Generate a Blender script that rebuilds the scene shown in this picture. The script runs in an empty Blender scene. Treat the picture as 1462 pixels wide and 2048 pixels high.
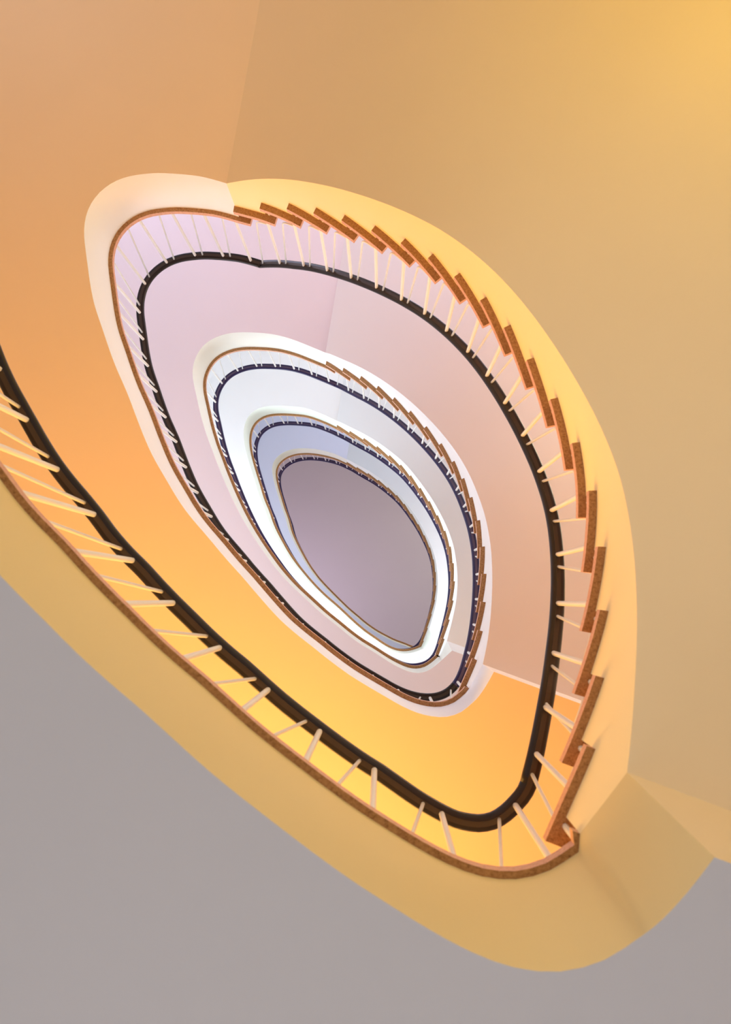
import bpy, bmesh, math, random
from mathutils import Vector, Matrix

# ---------------------------------------------------------------- camera, light, exposure
EYE = 1.6                                   # the camera lies 1.6 m above the ground floor, looking up the well
F_PX, VX, VY = 1700.0, 765.0, 1197.0        # focal length in pixels, image point of the zenith (1462 x 2048)
scene = bpy.context.scene
COL = scene.collection
def camera():
    d = Vector((VX - 731.0, VY - 1024.0, F_PX)).normalized()
    q = Vector((0, 0, 1)).rotation_difference(d)      # world -> camera (x right, y down, z forward)
    inv = q.inverted().to_matrix()
    right, down, fwd = inv @ Vector((1, 0, 0)), inv @ Vector((0, 1, 0)), inv @ Vector((0, 0, 1))
    m = Matrix((right, -down, -fwd)).transposed().to_4x4()
    m.translation = (0, 0, EYE)
    cd = bpy.data.cameras.new('camera'); cd.sensor_fit = 'HORIZONTAL'; cd.sensor_width = 36.0
    cd.lens = F_PX * 36.0 / 1462.0
    cd.clip_start = .02; cd.clip_end = 100
    cd.dof.use_dof = True; cd.dof.focus_distance = 7.5; cd.dof.aperture_fstop = 7.0
    co = bpy.data.objects.new('camera', cd); COL.objects.link(co); co.matrix_world = m
    scene.camera = co
camera()
w = bpy.data.worlds.new('world'); scene.world = w; w.use_nodes = True
w.node_tree.nodes['Background'].inputs[0].default_value = (.75, .8, 1, 1)
w.node_tree.nodes['Background'].inputs[1].default_value = 1.0
scene.view_settings.view_transform = 'Standard'; scene.view_settings.look = 'None'
scene.view_settings.gamma = 1.0; scene.view_settings.use_curve_mapping = False
scene.view_settings.exposure = 0.0
# unseen glowing panels added to light each storey: storey height z, side ('L' landing wall / 'R' flight wall), position 0..1 along it, size, colour, strength
LIGHT_PANELS = [
 ('L', .30, 0.35, 2.6, 1.5, (.86, .90, 1.0), 3.9),
 ('L', .75, 0.35, 2.6, 1.5, (.92, .92, .98), 3.8),
 ('R', .45, 0.35, 2.2, 1.5, (1.0, .88, .72), 3.5),
 ('L', .70, 4.6, 3.0, 1.1, (1.0, .50, .10), 13.5),
 ('L', .14, 4.3, 2.0, 1.1, (.72, .80, 1.0), 2.6),
 ('R', .34, 3.8, 2.2, .9, (.95, .66, .01), 3.6),
 ('R', .75, 4.2, 2.0, .9, (1.0, .72, .35), 2),
 ('L', .55, 7.3, 2.6, 1.4, (.90, .93, 1.0), 6.5),
 ('L', .12, 7.3, 1.6, 1.4, (.76, .76, 1.0), 4.5),
 ('R', .60, 7.0, 2.4, 1.1, (1.0, .88, .62), 10),
 ('R', .85, 6.9, 1.8, 1.0, (1.0, .72, .30), 11),
 ('R', .25, 7.8, 2.0, 1.1, (.80, .78, 1.0), 5),
 ('L', .55, 10.3, 2.6, 1.5, (.82, .92, 1.0), 11.5),
 ('R', .30, 10.8, 2.4, 1.5, (.82, .88, 1.0), 8),
 ('R', .65, 10.4, 2.4, 1.4, (.88, .97, 1.0), 15),
 ('L', .55, 13.3, 2.6, 1.5, (.88, .92, 1.0), 5.2),
 ('R', .25, 13.8, 2.2, 1.4, (.72, .78, 1.0), 5),
 ('R', .65, 13.6, 2.2, 1.5, (.92, 1.0, .93), 5),
 ('L', .55, 16.3, 2.2, 1.2, (.82, .70, 1.0), 10),
 ('R', .60, 16.5, 2.2, 1.2, (1.0, .97, .86), 4),
]
LAMPS = [   # side, position, z, colour, strength
]

# ---------------------------------------------------------------- measured plan of the well (metres, x right, y down in the picture)
LAND=[[[-0.888,-2.356],[-0.964,-2.38],[-1.042,-2.4],[-1.121,-2.411],[-1.201,-2.418],[-1.281,-2.422],[-1.361,-2.417],[-1.441,-2.405],[-1.517,-2.38],[-1.585,-2.337],[-1.64,-2.279],[-1.677,-2.209],[-1.696,-2.131],[-1.697,-2.051],[-1.688,-1.971],[-1.676,-1.892],[-1.663,-1.812],[-1.649,-1.733],[-1.631,-1.655],[-1.607,-1.579],[-1.579,-1.504],[-1.552,-1.428],[-1.525,-1.352],[-1.495,-1.278],[-1.462,-1.205],[-1.429,-1.132],[-1.4,-1.057],[-1.371,-0.982],[-1.341,-0.908],[-1.309,-0.834],[-1.273,-0.763],[-1.232,-0.693],[-1.191,-0.625],[-1.149,-0.556],[-1.104,-0.49],[-1.054,-0.427],[-1.001,-0.367],[-0.949,-0.305],[-0.9,-0.242],[-0.846,-0.183],[-0.788,-0.127],[-0.733,-0.069],[-0.676,-0.012],[-0.618,0.043],[-0.56,0.098],[-0.499,0.151],[-0.437,0.201],[-0.376,0.254],[-0.315,0.306],[-0.252,0.355],[-0.187,0.403],[-0.122,0.45],[-0.056,0.495],[0.012,0.537],[0.082,0.578],[0.153,0.614],[0.229,0.64],[0.309,0.646],[0.386,0.626],[0.454,0.584]],[[-0.888,-2.356],[-0.964,-2.38],[-1.042,-2.4],[-1.122,-2.411],[-1.202,-2.418],[-1.283,-2.422],[-1.363,-2.417],[-1.443,-2.405],[-1.519,-2.379],[-1.586,-2.336],[-1.641,-2.277],[-1.678,-2.206],[-1.695,-2.127],[-1.695,-2.047],[-1.684,-1.967],[-1.671,-1.887],[-1.658,-1.808],[-1.643,-1.729],[-1.624,-1.651],[-1.598,-1.574],[-1.57,-1.499],[-1.543,-1.423],[-1.515,-1.348],[-1.484,-1.273],[-1.45,-1.2],[-1.417,-1.127],[-1.387,-1.052],[-1.357,-0.977],[-1.326,-0.903],[-1.293,-0.829],[-1.256,-0.758],[-1.215,-0.689],[-1.173,-0.62],[-1.131,-0.552],[-1.085,-0.486],[-1.034,-0.423],[-0.981,-0.363],[-0.928,-0.302],[-0.876,-0.241],[-0.822,-0.181],[-0.767,-0.122],[-0.714,-0.061],[-0.661,-0.001],[-0.607,0.059],[-0.551,0.117],[-0.491,0.17],[-0.428,0.22],[-0.364,0.269],[-0.301,0.319],[-0.236,0.367],[-0.17,0.413],[-0.101,0.455],[-0.032,0.495],[0.038,0.535],[0.109,0.574],[0.183,0.605],[0.261,0.624],[0.342,0.626],[0.418,0.601],[0.481,0.551]],[[-0.52,-2.24],[-0.594,-2.272],[-0.667,-2.303],[-0.741,-2.334],[-0.815,-2.363],[-0.891,-2.388],[-0.968,-2.408],[-1.047,-2.422],[-1.126,-2.43],[-1.206,-2.434],[-1.285,-2.436],[-1.365,-2.432],[-1.444,-2.419],[-1.52,-2.394],[-1.59,-2.357],[-1.65,-2.305],[-1.695,-2.239],[-1.725,-2.165],[-1.738,-2.087],[-1.735,-2.007],[-1.72,-1.929],[-1.701,-1.851],[-1.683,-1.773],[-1.664,-1.696],[-1.643,-1.619],[-1.619,-1.543],[-1.594,-1.467],[-1.565,-1.393],[-1.535,-1.318],[-1.507,-1.244],[-1.477,-1.17],[-1.446,-1.096],[-1.414,-1.023],[-1.381,-0.951],[-1.346,-0.879],[-1.31,-0.808],[-1.272,-0.737],[-1.232,-0.668],[-1.19,-0.6],[-1.147,-0.534],[-1.102,-0.468],[-1.055,-0.403],[-1.008,-0.339],[-0.959,-0.276],[-0.907,-0.215],[-0.853,-0.156],[-0.797,-0.1],[-0.738,-0.045],[-0.679,0.008],[-0.62,0.062],[-0.561,0.115],[-0.499,0.166],[-0.436,0.215],[-0.374,0.265],[-0.312,0.315],[-0.248,0.363],[-0.182,0.408],[-0.114,0.449],[-0.046,0.491],[0.021,0.534],[0.09,0.575],[0.161,0.611],[0.235,0.64],[0.314,0.651],[0.392,0.634],[0.459,0.592],[0.52,0.54]],[[-0.577,-2.24],[-0.648,-2.275],[-0.72,-2.31],[-0.793,-2.341],[-0.867,-2.37],[-0.942,-2.396],[-1.02,-2.415],[-1.098,-2.425],[-1.178,-2.432],[-1.257,-2.437],[-1.337,-2.439],[-1.416,-2.436],[-1.495,-2.426],[-1.571,-2.402],[-1.64,-2.362],[-1.696,-2.306],[-1.733,-2.236],[-1.753,-2.159],[-1.758,-2.079],[-1.753,-2.0],[-1.74,-1.921],[-1.722,-1.844],[-1.7,-1.767],[-1.677,-1.691],[-1.653,-1.615],[-1.629,-1.539],[-1.604,-1.464],[-1.581,-1.387],[-1.557,-1.312],[-1.528,-1.237],[-1.496,-1.165],[-1.467,-1.09],[-1.442,-1.015],[-1.413,-0.941],[-1.38,-0.869],[-1.343,-0.798],[-1.304,-0.729],[-1.265,-0.659],[-1.224,-0.591],[-1.18,-0.524],[-1.134,-0.46],[-1.085,-0.397],[-1.034,-0.336],[-0.983,-0.275],[-0.93,-0.215],[-0.876,-0.157],[-0.82,-0.1],[-0.762,-0.045],[-0.703,0.008],[-0.642,0.059],[-0.582,0.111],[-0.523,0.165],[-0.465,0.219],[-0.406,0.273],[-0.347,0.326],[-0.286,0.377],[-0.224,0.427],[-0.159,0.473],[-0.093,0.517],[-0.027,0.563],[0.04,0.605],[0.111,0.64],[0.187,0.665],[0.266,0.674],[0.345,0.667],[0.422,0.646],[0.496,0.616]],[[-0.589,-2.242],[-0.66,-2.28],[-0.733,-2.314],[-0.808,-2.342],[-0.885,-2.365],[-0.963,-2.384],[-1.042,-2.401],[-1.121,-2.413],[-1.201,-2.421],[-1.281,-2.424],[-1.361,-2.421],[-1.441,-2.411],[-1.519,-2.391],[-1.593,-2.361],[-1.661,-2.318],[-1.72,-2.263],[-1.762,-2.195],[-1.782,-2.118],[-1.782,-2.038],[-1.77,-1.958],[-1.752,-1.88],[-1.731,-1.802],[-1.707,-1.726],[-1.683,-1.649],[-1.659,-1.572],[-1.635,-1.496],[-1.606,-1.421],[-1.578,-1.346],[-1.553,-1.269],[-1.533,-1.191],[-1.511,-1.114],[-1.483,-1.039],[-1.449,-0.966],[-1.414,-0.894],[-1.377,-0.822],[-1.339,-0.752],[-1.299,-0.682],[-1.259,-0.613],[-1.216,-0.545],[-1.171,-0.478],[-1.124,-0.413],[-1.075,-0.349],[-1.023,-0.288],[-0.969,-0.229],[-0.913,-0.171],[-0.856,-0.114],[-0.799,-0.057],[-0.742,-0.001],[-0.685,0.055],[-0.627,0.111],[-0.569,0.166],[-0.508,0.219],[-0.446,0.27],[-0.384,0.321],[-0.323,0.373],[-0.26,0.423],[-0.195,0.47],[-0.128,0.515],[-0.059,0.556],[0.011,0.594],[0.083,0.631],[0.155,0.667],[0.229,0.698],[0.304,0.725],[0.38,0.753],[0.454,0.784],[0.531,0.806],[0.611,0.806],[0.676,0.762],[0.701,0.686]]]
FLIGHT=[[[-0.888,-2.356],[-0.704,-2.302],[-0.524,-2.224],[-0.357,-2.125],[-0.194,-2.012],[-0.033,-1.885],[0.114,-1.75],[0.24,-1.609],[0.35,-1.456],[0.448,-1.289],[0.526,-1.116],[0.591,-0.935],[0.649,-0.741],[0.691,-0.546],[0.708,-0.355],[0.694,-0.158],[0.656,0.038],[0.6,0.216],[0.522,0.385]],[[-0.52,-2.24],[-0.35,-2.126],[-0.184,-2.004],[-0.03,-1.87],[0.111,-1.726],[0.243,-1.571],[0.366,-1.405],[0.475,-1.233],[0.562,-1.063],[0.62,-0.904],[0.662,-0.74],[0.696,-0.555],[0.708,-0.356],[0.696,-0.162],[0.668,0.025],[0.627,0.205],[0.571,0.372]],[[-0.577,-2.24],[-0.407,-2.128],[-0.225,-2.005],[-0.059,-1.873],[0.092,-1.732],[0.225,-1.589],[0.337,-1.435],[0.44,-1.267],[0.534,-1.096],[0.614,-0.919],[0.683,-0.734],[0.727,-0.551],[0.743,-0.366],[0.739,-0.173],[0.709,0.023],[0.655,0.209],[0.592,0.387]],[[-0.577,-2.24],[-0.407,-2.128],[-0.225,-2.005],[-0.059,-1.873],[0.092,-1.732],[0.225,-1.589],[0.337,-1.435],[0.44,-1.267],[0.534,-1.096],[0.614,-0.919],[0.683,-0.734],[0.727,-0.551],[0.743,-0.366],[0.739,-0.173],[0.709,0.023],[0.655,0.209],[0.592,0.387]]]

LEND = [(.458, .543), (.505, .522), (.530, .545), (.530, .545), (.530, .545)]
FLIGHT[0][18] = [.535, .378]
for q in range(4): LAND[q + 1][0] = FLIGHT[q][0]
CORNER = [(.583, .452), (.595, .389), (.612, .456), (.61, .44), (.61, .44)]
R0, R1 = .15, 3.0 / 18
Z = [EYE + 2.05, EYE + 5.05, EYE + 8.05, EYE + 11.05, EYE + 14.05]
CEIL = Z[4] + 3.1
SLAB = [.49, .43, .46, .46, .46]
WIDTH = 2.4
A0, A1 = math.radians(-81), math.radians(20)

# ---------------------------------------------------------------- helpers
def obj(name, verts, faces, mats, parent=None, fm=None, smooth=False):
    me = bpy.data.meshes.new(name); me.from_pydata([tuple(v) for v in verts], [], faces)
    for m in mats: me.materials.append(m)
    if fm:
        for p, k in zip(me.polygons, fm): p.material_index = k
    if smooth:
        for p in me.polygons: p.use_smooth = True
    me.validate(); me.update()
    o = bpy.data.objects.new(name, me); COL.objects.link(o); o.parent = parent
    return o
def thing(name, label, cat, group=None, loc=(0, 0, 0)):
    o = bpy.data.objects.new(name, None); COL.objects.link(o); o.location = loc
    o['label'] = label; o['category'] = cat
    if group: o['group'] = group
    return o
def structure(o, label=None):
    o['kind'] = 'structure'
    if label: o['label'] = label
    return o
class Curve:
    """Catmull-Rom through control points, parameter = control index"""
    def __init__(s, pts, u0=0): s.p = [Vector((a, b)) for a, b in pts]; s.u0 = u0
    def __call__(s, u):
        u = u - s.u0; n = len(s.p); i = max(0, min(n - 2, int(math.floor(u)))); t = u - i
        P = lambda k: s.p[k] if 0 <= k < n else (2 * s.p[0] - s.p[1] if k < 0 else 2 * s.p[-1] - s.p[-2])
        a, b, c, d = P(i - 1), P(i), P(i + 1), P(i + 2)
        return .5 * ((2 * b) + (c - a) * t + (2 * a - 5 * b + 4 * c - d) * t * t + (3 * b - a - 3 * c + d) * t ** 3)
    def tan(s, u): return (s(u + .02) - s(u - .02)).normalized()
def outward_f(c, u):       # flight curves run clockwise in the picture: outward normal
    t = c.tan(u); return Vector((t.y, -t.x))
def outward_l(c, u):       # landing curves run the other way
    t = c.tan(u); return Vector((-t.y, t.x))
def v3(p, z): return Vector((p[0], p[1], z))
def dirv(a): return Vector((math.cos(a), math.sin(a)))
def lerp(a, b, t): return a + (b - a) * t
def tube(path, r, n=10, flat=None):
    """round bar along a polyline, capped"""
    V, Fc = [], []; up = None
    for i, p in enumerate(path):
        a = path[max(0, i - 1)]; b = path[min(len(path) - 1, i + 1)]; t = (b - a).normalized()
        if up is None: up = Vector((1, 0, 0)) if abs(t.x) < .8 else Vector((0, 1, 0))
        x = (up - t * up.dot(t)).normalized(); y = t.cross(x); up = x
        for k in range(n):
            an = 2 * math.pi * k / n; V.append(p + r * (x * math.cos(an) + y * math.sin(an)))
    m = len(path)
    for i in range(m - 1):
        for k in range(n):
            k2 = (k + 1) % n; Fc.append((i * n + k, i * n + k2, (i + 1) * n + k2, (i + 1) * n + k))
    Fc.append(tuple(reversed(range(n)))); Fc.append(tuple((m - 1) * n + k for k in range(n)))
    return V, Fc
def loft(sections, closed=True, cap=True):
    n = len(sections[0]); V = [v for s in sections for v in s]; Fc = []
    for i in range(len(sections) - 1):
        for k in range(n if closed else n - 1):
            k2 = (k + 1) % n; Fc.append((i * n + k, i * n + k2, (i + 1) * n + k2, (i + 1) * n + k))
    if cap and closed:
        Fc.append(tuple(reversed(range(n)))); b = (len(sections) - 1) * n; Fc.append(tuple(b + k for k in range(n)))
    return V, Fc
def box(cx, cy, cz, sx, sy, sz, ax=Vector((1, 0)), base=0):
    ay = Vector((-ax.y, ax.x)); V = []
    for k in range(8):
        p = Vector((cx, cy)) + ax * (sx / 2 * (1 if k & 1 else -1)) + ay * (sy / 2 * (1 if k & 2 else -1))
        V.append(v3(p, cz + sz / 2 * (1 if k & 4 else -1)))
    Fc = [(0, 2, 3, 1), (4, 5, 7, 6), (0, 1, 5, 4), (2, 6, 7, 3), (0, 4, 6, 2), (1, 3, 7, 5)]
    return V, [tuple(base + i for i in f) for f in Fc]

# ---------------------------------------------------------------- materials
def nodes(name):
    m = bpy.data.materials.new(name); m.use_nodes = True; nt = m.node_tree
    return m, nt, nt.nodes['Principled BSDF']
def paint(name, col, rough=.75, bump=.0006, var=.03):
    m, nt, b = nodes(name)
    tc = nt.nodes.new('ShaderNodeTexCoord'); no = nt.nodes.new('ShaderNodeTexNoise'); no.inputs['Scale'].default_value = 1.3
    no.inputs['Detail'].default_value = 5
    nt.links.new(tc.outputs['Object'], no.inputs['Vector'])
    mix = nt.nodes.new('ShaderNodeMix'); mix.data_type = 'RGBA'
    mix.inputs[6].default_value = (*[max(0, c * (1 - var)) for c in col], 1)
    mix.inputs[7].default_value = (*[min(1, c * (1 + var)) for c in col], 1)
    nt.links.new(no.outputs['Fac'], mix.inputs[0]); nt.links.new(mix.outputs[2], b.inputs['Base Color'])
    b.inputs['Roughness'].default_value = rough
    b.inputs['Specular IOR Level'].default_value = .25
    n2 = nt.nodes.new('ShaderNodeTexNoise'); n2.inputs['Scale'].default_value = 140
    nt.links.new(tc.outputs['Object'], n2.inputs['Vector'])
    bp = nt.nodes.new('ShaderNodeBump'); bp.inputs['Strength'].default_value = .25; bp.inputs['Distance'].default_value = bump
    nt.links.new(n2.outputs['Fac'], bp.inputs['Height']); nt.links.new(bp.outputs[0], b.inputs['Normal'])
    return m
def wood(name, dark, mid, light, rough=.55):
    m, nt, b = nodes(name)
    tc = nt.nodes.new('ShaderNodeTexCoord')
    no = nt.nodes.new('ShaderNodeTexNoise'); no.inputs['Scale'].default_value = 110; no.inputs['Detail'].default_value = 6
    no.inputs['Roughness'].default_value = .75
    nt.links.new(tc.outputs['Object'], no.inputs['Vector'])
    r = nt.nodes.new('ShaderNodeValToRGB'); e = r.color_ramp.elements
    e[0].position = .32; e[0].color = (*dark, 1); e[1].position = .68; e[1].color = (*light, 1)
    k = r.color_ramp.elements.new(.47); k.color = (*mid, 1)
    nt.links.new(no.outputs['Fac'], r.inputs[0]); nt.links.new(r.outputs[0], b.inputs['Base Color'])
    b.inputs['Roughness'].default_value = rough
    bp = nt.nodes.new('ShaderNodeBump'); bp.inputs['Strength'].default_value = .3; bp.inputs['Distance'].default_value = .001
    nt.links.new(no.outputs['Fac'], bp.inputs['Height']); nt.links.new(bp.outputs[0], b.inputs['Normal'])
    return m
def plain(name, col, rough=.4, metal=0, spec=.5):
    m, nt, b = nodes(name)
    tc = nt.nodes.new('ShaderNodeTexCoord'); no = nt.nodes.new('ShaderNodeTexNoise'); no.inputs['Scale'].default_value = 30
    nt.links.new(tc.outputs['Object'], no.inputs['Vector'])
    mr = nt.nodes.new('ShaderNodeMapRange'); mr.inputs[3].default_value = rough * .85; mr.inputs[4].default_value = min(1, rough * 1.15)
    nt.links.new(no.outputs['Fac'], mr.inputs[0]); nt.links.new(mr.outputs[0], b.inputs['Roughness'])
    b.inputs['Base Color'].default_value = (*col, 1); b.inputs['Metallic'].default_value = metal
    b.inputs['Specular IOR Level'].default_value = spec
    return m
def emit(name, col, s):
    m = bpy.data.materials.new(name); m.use_nodes = True; nt = m.node_tree; nt.nodes.clear()
    e = nt.nodes.new('ShaderNodeEmission'); o = nt.nodes.new('ShaderNodeOutputMaterial')
    e.inputs[0].default_value = (*col, 1); e.inputs[1].default_value = s; nt.links.new(e.outputs[0], o.inputs[0])
    return m
SOFFIT = [paint('tan_lit_plaster', (.87, .68, .42)), paint('rose_lit_plaster', (.84, .77, .76)), paint('white_plaster', (.83, .84, .88)), paint('lavender_lit_plaster', (.74, .79, .84))]  # tints carry the coloured light falling on each flight's pale plaster
UNDER = [paint('grey_lit_plaster', (.49, .475, .49)), paint('orange_lit_plaster', (.90, .69, .47)), paint('pink_lit_plaster', (.80, .71, .76)), paint('bright_white_plaster', (.90, .92, .96)), paint('grey_lavender_lit_plaster', (.66, .70, .86))]  # each storey's light colour is put into its landing plaster
EDGE_L = [paint('amber_lit_edge_paint', (.80, .65, .34)), paint('cream_edge_paint', (.84, .87, .94)), paint('ivory_edge_paint', (.82, .82, .76)), paint('ivory_edge_paint_upper', (.80, .84, .76)), paint('pale_cream_edge_paint', (.74, .73, .62))]  # lowest band has the yellow light painted into its colour
EDGE_F = [paint('yellow_lit_edge_paint', (.97, .84, .52)), paint('white_edge_paint', (.88, .87, .87)), paint('white_edge_paint_upper', (.90, .91, .90)), paint('cream_edge_paint_top', (.76, .77, .74))]  # yellow of the lowest flight is warm light painted in
WALL = paint('white_wall_plaster', (.82, .80, .78)); FLOORM = paint('pale_terrazzo', (.70, .68, .66), .4)
CEILM = paint('mauve_lit_ceiling_plaster', (.58, .53, .53))  # mauve cast of the light put into the base colour
LINO = paint('grey_linoleum', (.55, .52, .50), .5)
WOODM = wood('particle_board_underside', (.17, .07, .02), (.38, .185, .065), (.54, .30, .12))
LIT_EDGE = wood('lit_wood_edge', (.52, .25, .15), (.68, .36, .23), (.78, .46, .32))  # paler copy of the wood: light on the board edges painted in
RAILM = plain('black_plastic_handrail', (.014, .009, .010), .35, 0, .4); RAILV = plain('black_handrail_violet_fringe', (.022, .016, .085), .35, 0, .4); STRIPV = plain('rail_strip_violet_fringe', (.10, .07, .14), .5); STRIP = plain('brown_strip_under_rail', (.05, .032, .02), .5)  # violet on upper rails is lens fringe and sky reflection painted in
BARM = plain('white_enamelled_steel', (.86, .84, .80), .35)

# ---------------------------------------------------------------- ring curves
FC, NS, RISE, LC, LN = [], [], [], [], []
for n in range(4):
    kn, kp = LEND[n], FLIGHT[n][-1]
    pts = FLIGHT[n] + [kn, (2 * kn[0] - kp[0], 2 * kn[1] - kp[1])]
    pts = [LAND[n + 1][2]] + pts
    FC.append(Curve(pts, -1)); NS.append(len(FLIGHT[n])); RISE.append(R0 if n == 0 else R1)
for n in range(5):
    base = LAND[n]
    LC.append(Curve(base)); LN.append(len(base) - 1)
def zt(n, j): return Z[n + 1] - (j + 1) * RISE[n]            # underside of tread board j of flight n
def fdir(n, u): return dirv(lerp(A0, A1, max(0, min(1, u / (NS[n] - 1)))))
def ldir(n, k): return dirv(lerp(A0, A1 - 2 * math.pi, max(0, min(1, k / LN[n]))))
def frange(a, b, step):
    m = max(1, int(math.ceil((b - a) / step - 1e-6))); return [a + (b - a) * i / m for i in range(m + 1)]

# ---------------------------------------------------------------- the shell: floor, walls, ceiling
def wall_path(kind):
    if kind == 'L': return [LC[1](k) + WIDTH * ldir(1, k) for k in frange(0, LN[1], 1.0)]
    return [FC[1](u) + WIDTH * fdir(1, u) for u in frange(0, NS[1] - 1, .5)] + [Vector(CORNER[1]) + WIDTH * dirv(A1)]
WP = {'L': wall_path('L'), 'R': wall_path('R')}
WP['R'][0] = WP['L'][0]; WP['L'][-1] = WP['R'][-1]
for side, name in (('L', 'wall_left'), ('R', 'wall_right')):
    P = WP[side]; V = [v3(p, 0) for p in P] + [v3(p, CEIL) for p in P]; m = len(P)
    cen = Vector((-.5, -.9)); V += [v3(p + (p - cen).normalized() * .25, 0) for p in P] + [v3(p + (p - cen).normalized() * .25, CEIL) for p in P]
    Fs = []
    for i in range(m - 1):
        Fs += [(i, i + 1, m + i + 1, m + i), (2 * m + i + 1, 2 * m + i, 3 * m + i, 3 * m + i + 1)]
    structure(obj(name, V, Fs, [WALL], smooth=True), 'white plaster wall around the outside of the stairs')
full = WP['L'] + list(reversed(WP['R']))[1:-1]
def plate(z0, z1, mat, name, label):
    m = len(full); V = [v3(p, z0) for p in full] + [v3(p, z1) for p in full]
    Fs = [tuple(range(m)), tuple(reversed(range(m, 2 * m)))] + [(i, (i + 1) % m, m + (i + 1) % m, m + i) for i in range(m)]
    structure(obj(name, V, Fs, [mat]), label)
plate(-.2, 0, FLOORM, 'floor', 'pale stone floor at the foot of the stairwell')
plate(CEIL, CEIL + .2, CEILM, 'ceiling', 'mauve-lit grey ceiling above the top of the stairwell')
def along(P, t):
    L = [0]
    for a, b in zip(P, P[1:]): L.append(L[-1] + (b - a).length)
    s = t * L[-1]
    for i in range(len(P) - 1):
        if L[i + 1] >= s: return P[i] + (P[i + 1] - P[i]) * ((s - L[i]) / (L[i + 1] - L[i])), (P[i + 1] - P[i]).normalized()
for i, (side, t, zb, wd, hg, colr, st) in enumerate(LIGHT_PANELS):
    p, tg = along(WP[side], t); nrm = Vector((-tg.y, tg.x))
    if nrm.dot(Vector((-.5, -.9)) - p) < 0: nrm = -nrm
    p = p + nrm * .22
    zc = zb + hg / 2; V, Fs = [], []
    for dx, dz, sx, sz in ((-wd / 2, 0, .07, hg + .14), (wd / 2, 0, .07, hg + .14), (0, 0, .05, hg), (0, hg / 2, wd, .07), (0, -hg / 2, wd, .07)):
        q = p + tg * dx; v, f = box(q.x, q.y, zc + dz, sx, .10, sz, tg, len(V)); V += v; Fs += f
    w_ = obj('light_panel_%d' % (i + 1), V, Fs, [BARM]); structure(w_, 'added white framed light panel on the outer stair wall')
    q0, q1 = p - tg * wd / 2, p + tg * wd / 2
    order = [v3(q0, zc - hg / 2), v3(q1, zc - hg / 2), v3(q1, zc + hg / 2), v3(q0, zc + hg / 2)]
    obj('pane', order, [(0, 1, 2, 3)], [emit('added_glow_pane_%d' % (i + 1), colr, st)], w_)  # emissive pane out of view, added to light the stairs

# ---------------------------------------------------------------- landings
STOREY = ['lowest', 'second lowest', 'middle', 'second highest', 'topmost']
LUND = ['grey', 'orange-lit', 'pink-lit', 'bright white', 'grey lavender-lit']
FUND = ['tan', 'rose-lit', 'white', 'lavender-lit']
for n in range(5):
    t = thing('stair_landing', 'landing with %s underside, the %s of the five around the well' % (LUND[n], STOREY[n]), 'landing', loc=(0, 0, 0))
    zb = Z[n] - SLAB[n]
    ks = frange(0, LN[n], .5)
    top = [LC[n](k) for k in ks]; dr = [ldir(n, k) for k in ks]; ztop = [Z[n]] * len(ks); bot = list(top)
    m0 = len(top)
    if n < 4:
        Np = NS[n]; cor = Vector(CORNER[n]); K = 6; start = bot[-1].copy()
        for q in range(K + 1):
            u = Np - q / K; tq = q / K
            top.append(FC[n](u)); ztop.append(lerp(Z[n], zt(n, Np - 1) - (.28 if n == 0 else .30), tq)); dr.append(dirv(A1))
            # quadratic bend of the bottom arris out to the corner
            tan = (LC[n](LN[n]) - LC[n](LN[n] - 1)).normalized() * .06
            bot.append((1 - tq) ** 2 * start + 2 * tq * (1 - tq) * (start + tan) + tq * tq * cor)
    V, Fs = [], []
    # flat underside
    A = [v3(p, zb) for p in bot]; B = [v3(p + (WIDTH + .1) * d, zb) for p, d in zip(bot, dr)]
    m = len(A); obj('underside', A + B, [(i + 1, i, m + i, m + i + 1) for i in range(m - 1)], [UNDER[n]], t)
    # edge band
    C = [v3(p, z) for p, z in zip(top, ztop)]
    V = A + C; Fs = [(i, i + 1, m + i + 1, m + i) for i in range(m - 1)]
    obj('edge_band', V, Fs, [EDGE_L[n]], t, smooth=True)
    if n < 4:
        a, b = A[-1], C[-1]; d = v3(dirv(A1) * (WIDTH + .1), 0)
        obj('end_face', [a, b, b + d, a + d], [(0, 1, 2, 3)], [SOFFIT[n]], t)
    # floor finish
    A = [v3(LC[n](k), Z[n] + .03) for k in ks]; B = [v3(LC[n](k) + (WIDTH + .1) * ldir(n, k), Z[n] + .03) for k in ks]; m = len(A)
    obj('floor_finish', A + B, [(i, i + 1, m + i + 1, m + i) for i in range(m - 1)], [LINO], t)
    # wooden edge board, with its squared end over the flight below
    pts = [(LC[n](k), outward_l(LC[n], k)) for k in ks]
    if n < 4: pts.append((Vector(LEND[n]), dirv(A1)))
    if n > 0:
        ex = [(FC[n - 1](u), outward_f(FC[n - 1], u)) for u in (.42, .2)]; pts[0] = (FC[n - 1](0), outward_f(FC[n - 1], 0)); pts = ex + pts
    ov = .018 if n == 0 else .026
    sec = [[v3(p - ov * o, Z[n]), v3(p - ov * o, Z[n] + .035), v3(p + .12 * o, Z[n] + .035), v3(p + .12 * o, Z[n])] for p, o in pts]
    Vv, Ff = loft(sec); fm = []
    for i in range(len(sec) - 1): fm += [1, 1, 0, 0]
    obj('edge_board', Vv, Ff, [WOODM, LIT_EDGE], t, fm + [1, 1])

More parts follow.
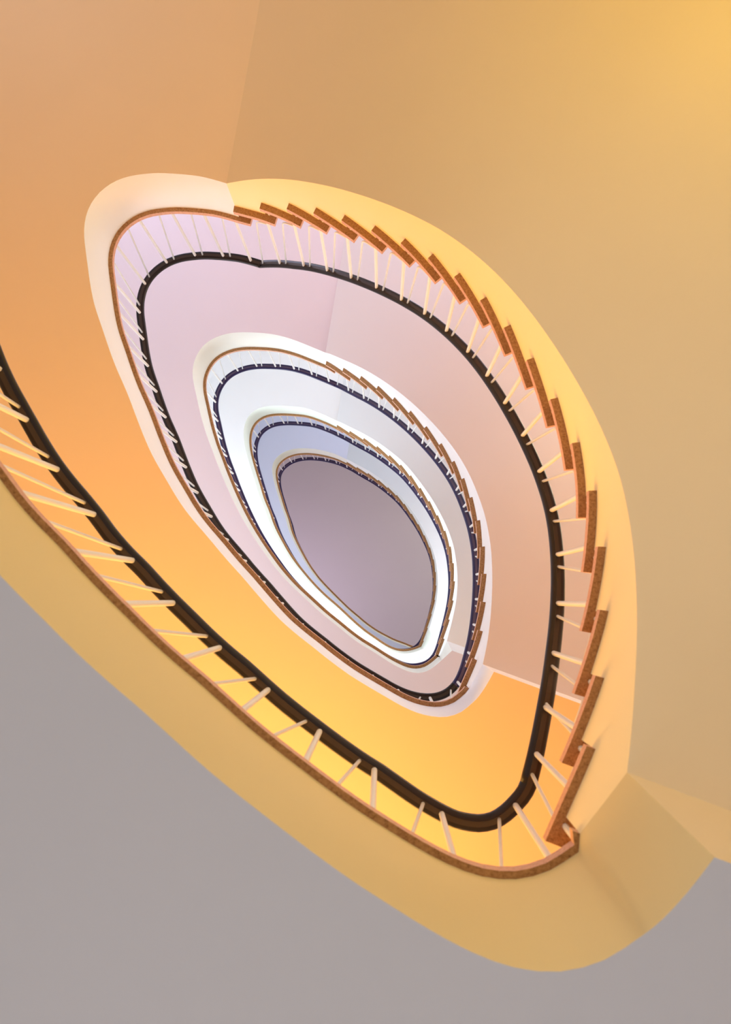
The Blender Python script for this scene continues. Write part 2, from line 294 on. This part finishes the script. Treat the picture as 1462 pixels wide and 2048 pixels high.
# ---------------------------------------------------------------- flights
for n in range(4):
    N = NS[n]; c = FC[n]; drop = .28 if n == 0 else .30
    t = thing('stair_flight', 'curved flight with %s underside between the %s and %s landings' % (FUND[n], LUND[n], LUND[n + 1]), 'stairs')
    us = frange(0, N - 1, .25)
    zb = [max(zt(n, u) - drop, zt(n, u) - drop) for u in us]
    zb[0] = Z[n + 1] - SLAB[n + 1]
    A = [v3(c(u), z) for u, z in zip(us, zb)]; B = [v3(c(u) + (WIDTH + .1) * fdir(n, u), z) for u, z in zip(us, zb)]
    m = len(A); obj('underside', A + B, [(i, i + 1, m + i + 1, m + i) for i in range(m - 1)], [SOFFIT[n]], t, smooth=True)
    V, Fs = [], []
    for j in range(N):
        uu = frange(j, j + 1, .25)
        for a, b in zip(uu, uu[1:]):
            def low(u):
                z = zt(n, u) - drop
                if u < .01: z = Z[n + 1] - SLAB[n + 1]
                if u > N - 1: z = lerp(zt(n, N - 1) - drop, Z[n], u - (N - 1))
                return z
            i = len(V); V += [v3(c(a), low(a)), v3(c(b), low(b)), v3(c(b), zt(n, j)), v3(c(a), zt(n, j))]; Fs.append((i, i + 1, i + 2, i + 3))
        # riser behind the nosing
        p = c(j + 1); d = fdir(n, j + 1); i = len(V); z1_ = zt(n, j); z0_ = zt(n, j + 1) + .03
        V += [v3(p, z0_), v3(p + WIDTH * d, z0_), v3(p + WIDTH * d, z1_), v3(p, z1_)]; Fs.append((i, i + 1, i + 2, i + 3))
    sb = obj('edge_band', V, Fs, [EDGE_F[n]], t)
    q = c(N + .12) + .008 * outward_f(c, N); V2, F2 = tube([v3(q, Z[n] + .035), v3(q, zt(n, N - 1))], .0085, 8)
    obj('stud', V2, F2, [BARM], t)
    for j in range(N):
        pitch = (c(j + 1) - c(j)).length; nose = .075 / pitch; lastu = min(j + 1 + nose, N + .9)
        uu = frange(j, lastu, .34); ov = lerp(.038, .022, j / N) if n == 0 else lerp(.036, .030, j / N)
        inn = [c(u) - ov * outward_f(c, u) for u in uu]
        tn = c.tan(lastu) if j < N - 1 else c.tan(lastu)
        outp = [c(u) + (WIDTH - .01) * fdir(n, u) for u in uu]
        z0_, z1_ = zt(n, j), zt(n, j) + .035
        sec = [[v3(a, z0_), v3(a, z1_), v3(b, z1_), v3(b, z0_)] for a, b in zip(inn, outp)]
        Vv, Ff = loft(sec); fm = []
        for i in range(len(sec) - 1): fm += [1, 1, 0, 0]
        tr = obj('tread', Vv, Ff, [WOODM, LIT_EDGE], t, fm + [1, 1])
        if j > 0:                                # short white stud between this board and the nosing above it
            q = c(j + .12) + .008 * outward_f(c, j); V2, F2 = tube([v3(q, z1_), v3(q, zt(n, j - 1))], .0085, 8)
            obj('stud', V2, F2, [BARM], tr)

# ---------------------------------------------------------------- balustrades
RH_L = .84
IN_L, IN_F = .045, .03
def rail_mesh(path):      # path of (point2d, outward, z underside)
    prof = [(-.027, .006), (-.020, 0), (.020, 0), (.027, .006), (.029, .018), (.022, .034), (.008, .040), (-.008, .040), (-.022, .034), (-.029, .018)]
    return loft([[v3(p + o * a, z + b) for a, b in prof] for p, o, z in path])
def strip_mesh(path):
    prof = [(-.009, -.003), (.009, -.003), (.009, .001), (-.009, .001)]
    return loft([[v3(p + o * a, z + b) for a, b in prof] for p, o, z in path])
bar_group = {}
def balustrade(label, path, bars, rods, rm=None):
    t = thing('balustrade', label, 'railing')
    V, Fs = rail_mesh(path); h = obj('handrail', V, Fs, [rm or RAILM], t, smooth=True)
    V, Fs = strip_mesh(path); obj('underside_strip', V, Fs, [STRIPV if rm is RAILV else STRIP], h)
    for a, b in bars:
        V, Fs = tube([v3(a[0], a[1]), v3(b[0], b[1])], .0098, 12); obj('baluster', V, Fs, [BARM], t, smooth=False)
    for pth in rods:
        V, Fs = tube(pth, .0062, 8); obj('brace_rod', V, Fs, [BARM], t, smooth=True)
def rod_path(a, el, b):
    """a: foot on the thick bar, el: elbow point, b: top"""
    pts = [a]; d1 = (el - a); d2 = (b - el); r = min(.05, d1.length * .6)
    p0 = el - d1.normalized() * r; p1 = el + d2.normalized() * r
    for k in range(7):
        s = k / 6; pts.append((1 - s) ** 2 * p0 + 2 * s * (1 - s) * el + s * s * p1)
    pts.append(b); return pts
def end_h(n): return .84
def rz_flight(n, u):      # underside of the rail above flight n
    N = NS[n]; ze = Z[n] + RH_L; sl = (Z[n + 1] - Z[n]) / N; s = N - u
    return ze + sl * s * (1 - math.exp(-max(0, s) / .7)) 
def rz_land(n, k): return Z[n] + (lerp(RH_L, end_h(n), max(0, k / LN[n] * 3 - 2)) if n < 4 else RH_L)
def raw_f(n, u):
    N = NS[n]; inn = lerp(IN_L, IN_F, u / 1.5) if u < 1.5 else IN_F
    return FC[n](u) + inn * outward_f(FC[n], u), outward_f(FC[n], u)
def raw_l(n, k): return LC[n](k) + IN_L * outward_l(LC[n], k), outward_l(LC[n], k)
def bend(n, t):           # rounded corner between the rail of flight n and that of landing n
    a, b = raw_f(n, NS[n] - 1.4)[0], raw_l(n, LN[n] - 3.0)[0]
    ta, tb = FC[n].tan(NS[n] - 1.4), LC[n].tan(LN[n] - 3.0); h = (b - a).length * .46
    p = [a, a + ta * h, b + tb * h, b]
    q = (1 - t) ** 3 * p[0] + 3 * (1 - t) ** 2 * t * p[1] + 3 * (1 - t) * t * t * p[2] + t ** 3 * p[3]
    d = 3 * (1 - t) ** 2 * (p[1] - p[0]) + 6 * (1 - t) * t * (p[2] - p[1]) + 3 * t * t * (p[3] - p[2]); d.normalize()
    return q, Vector((d.y, -d.x))
G0 = [(.500, .560), (.482, .615), (.463, .648), (.439, .675), (.415, .698), (.388, .718), (.361, .731), (.327, .738), (.294, .737), (.243, .727), (.193, .705), (.142, .677), (.095, .648)]
G0C = Curve([raw_f(0, NS[0] - 1.4)[0]] + G0 + [raw_l(0, LN[0] - 6)[0]])
GS = [0]
for i in range(140): GS.append(GS[-1] + (G0C((i + 1) * .1) - G0C(i * .1)).length)
def corner(n, t):
    if n: return bend(n, t)
    x = t * GS[-1]; i = 0
    while i < len(GS) - 2 and GS[i + 1] < x: i += 1
    u = (i + (x - GS[i]) / (GS[i + 1] - GS[i])) * .1
    tg = G0C.tan(max(.03, min(13.97, u))); return G0C(u), Vector((tg.y, -tg.x))
SPL = [.34, .5, .5, .5]; BK = [6.0, 3.0, 3.0, 3.0]
def rail_f(n, u):
    s0 = NS[n] - 1.4
    return raw_f(n, u) if u <= s0 else corner(n, SPL[n] * (u - s0) / 1.4)
def rail_l(n, k):
    if n == 4 or k <= LN[n] - BK[n]: return raw_l(n, k)
    return corner(n, 1 - (1 - SPL[n]) * (k - LN[n] + BK[n]) / BK[n])
for n in range(4):
    c = FC[n]; N = NS[n]
    P = lambda u: rail_f(n, u)[0]
    path = [(*rail_f(n, u), rz_flight(n, u)) for u in frange(0, N, .125)]
    bars, rods = [], []
    for j in range(1, N + 1):
        u = j - (.45 if n == 0 and j == N else .14); p = P(u); zf = zt(n, j - 1) + .03
        bars.append(((p, zf), (p, rz_flight(n, u))))
        zh = zt(n, j - 1) + .235; e = u - lerp(.40, .56, j / N); tp = u - .74
        rods.append(rod_path(v3(p, zh), v3(P(e), zh + .006), v3(P(tp), rz_flight(n, tp))))
    balustrade('white rod balustrade with dark handrail along the flight with %s underside' % FUND[n], path, bars, rods, RAILV if n > 0 else RAILM)
PITCHES = [.204, .195, .195, .195, .195]; PHASE = [.10, .075, .075, .075, .075]
for n in range(5):
    c = LC[n]; PITCH = PITCHES[n]
    path = [(*rail_l(n, k), rz_land(n, k)) for k in frange(0, LN[n], .25)]
    if n > 0: path[0] = (*raw_f(n - 1, 0), Z[n] + RH_L)
    fine = frange(0, LN[n], .1); s = [0]                 # arc-length table
    for a, b in zip(fine, fine[1:]): s.append(s[-1] + (c(b) - c(a)).length)
    def at(x):
        x = max(0, min(s[-1] - 1e-4, x))
        for i in range(len(s) - 1):
            if s[i + 1] >= x: return lerp(fine[i], fine[i + 1], (x - s[i]) / (s[i + 1] - s[i]))
    P = lambda k: rail_l(n, k)[0]
    bars, rods = [], []; x = PHASE[n]
    while x < s[-1] - .04:
        pt = PITCH * (1.065 if n == 0 and x > 3.3 else 1)
        k = at(x); p = P(k); bars.append(((p, Z[n] + .03), (p, rz_land(n, k))))
        zh = Z[n] + .08; e, tp = at(x + .38 * pt), at(x + .74 * pt)
        if x + .74 * pt < s[-1]: rods.append(rod_path(v3(p, zh), v3(P(e), zh + .006), v3(P(tp), rz_land(n, tp))))
        elif n < 4:
            q = rail_f(n, NS[n] - (.16 if n == 0 else 0))[0]
            rods.append(rod_path(v3(p, zh), v3(lerp(p, q, .5), zh + .012), v3(q, rz_flight(n, NS[n]))))
        x += pt
    balustrade('white rod balustrade with dark handrail around the landing with %s underside' % LUND[n], path, bars, rods, RAILV if n > 1 else RAILM)
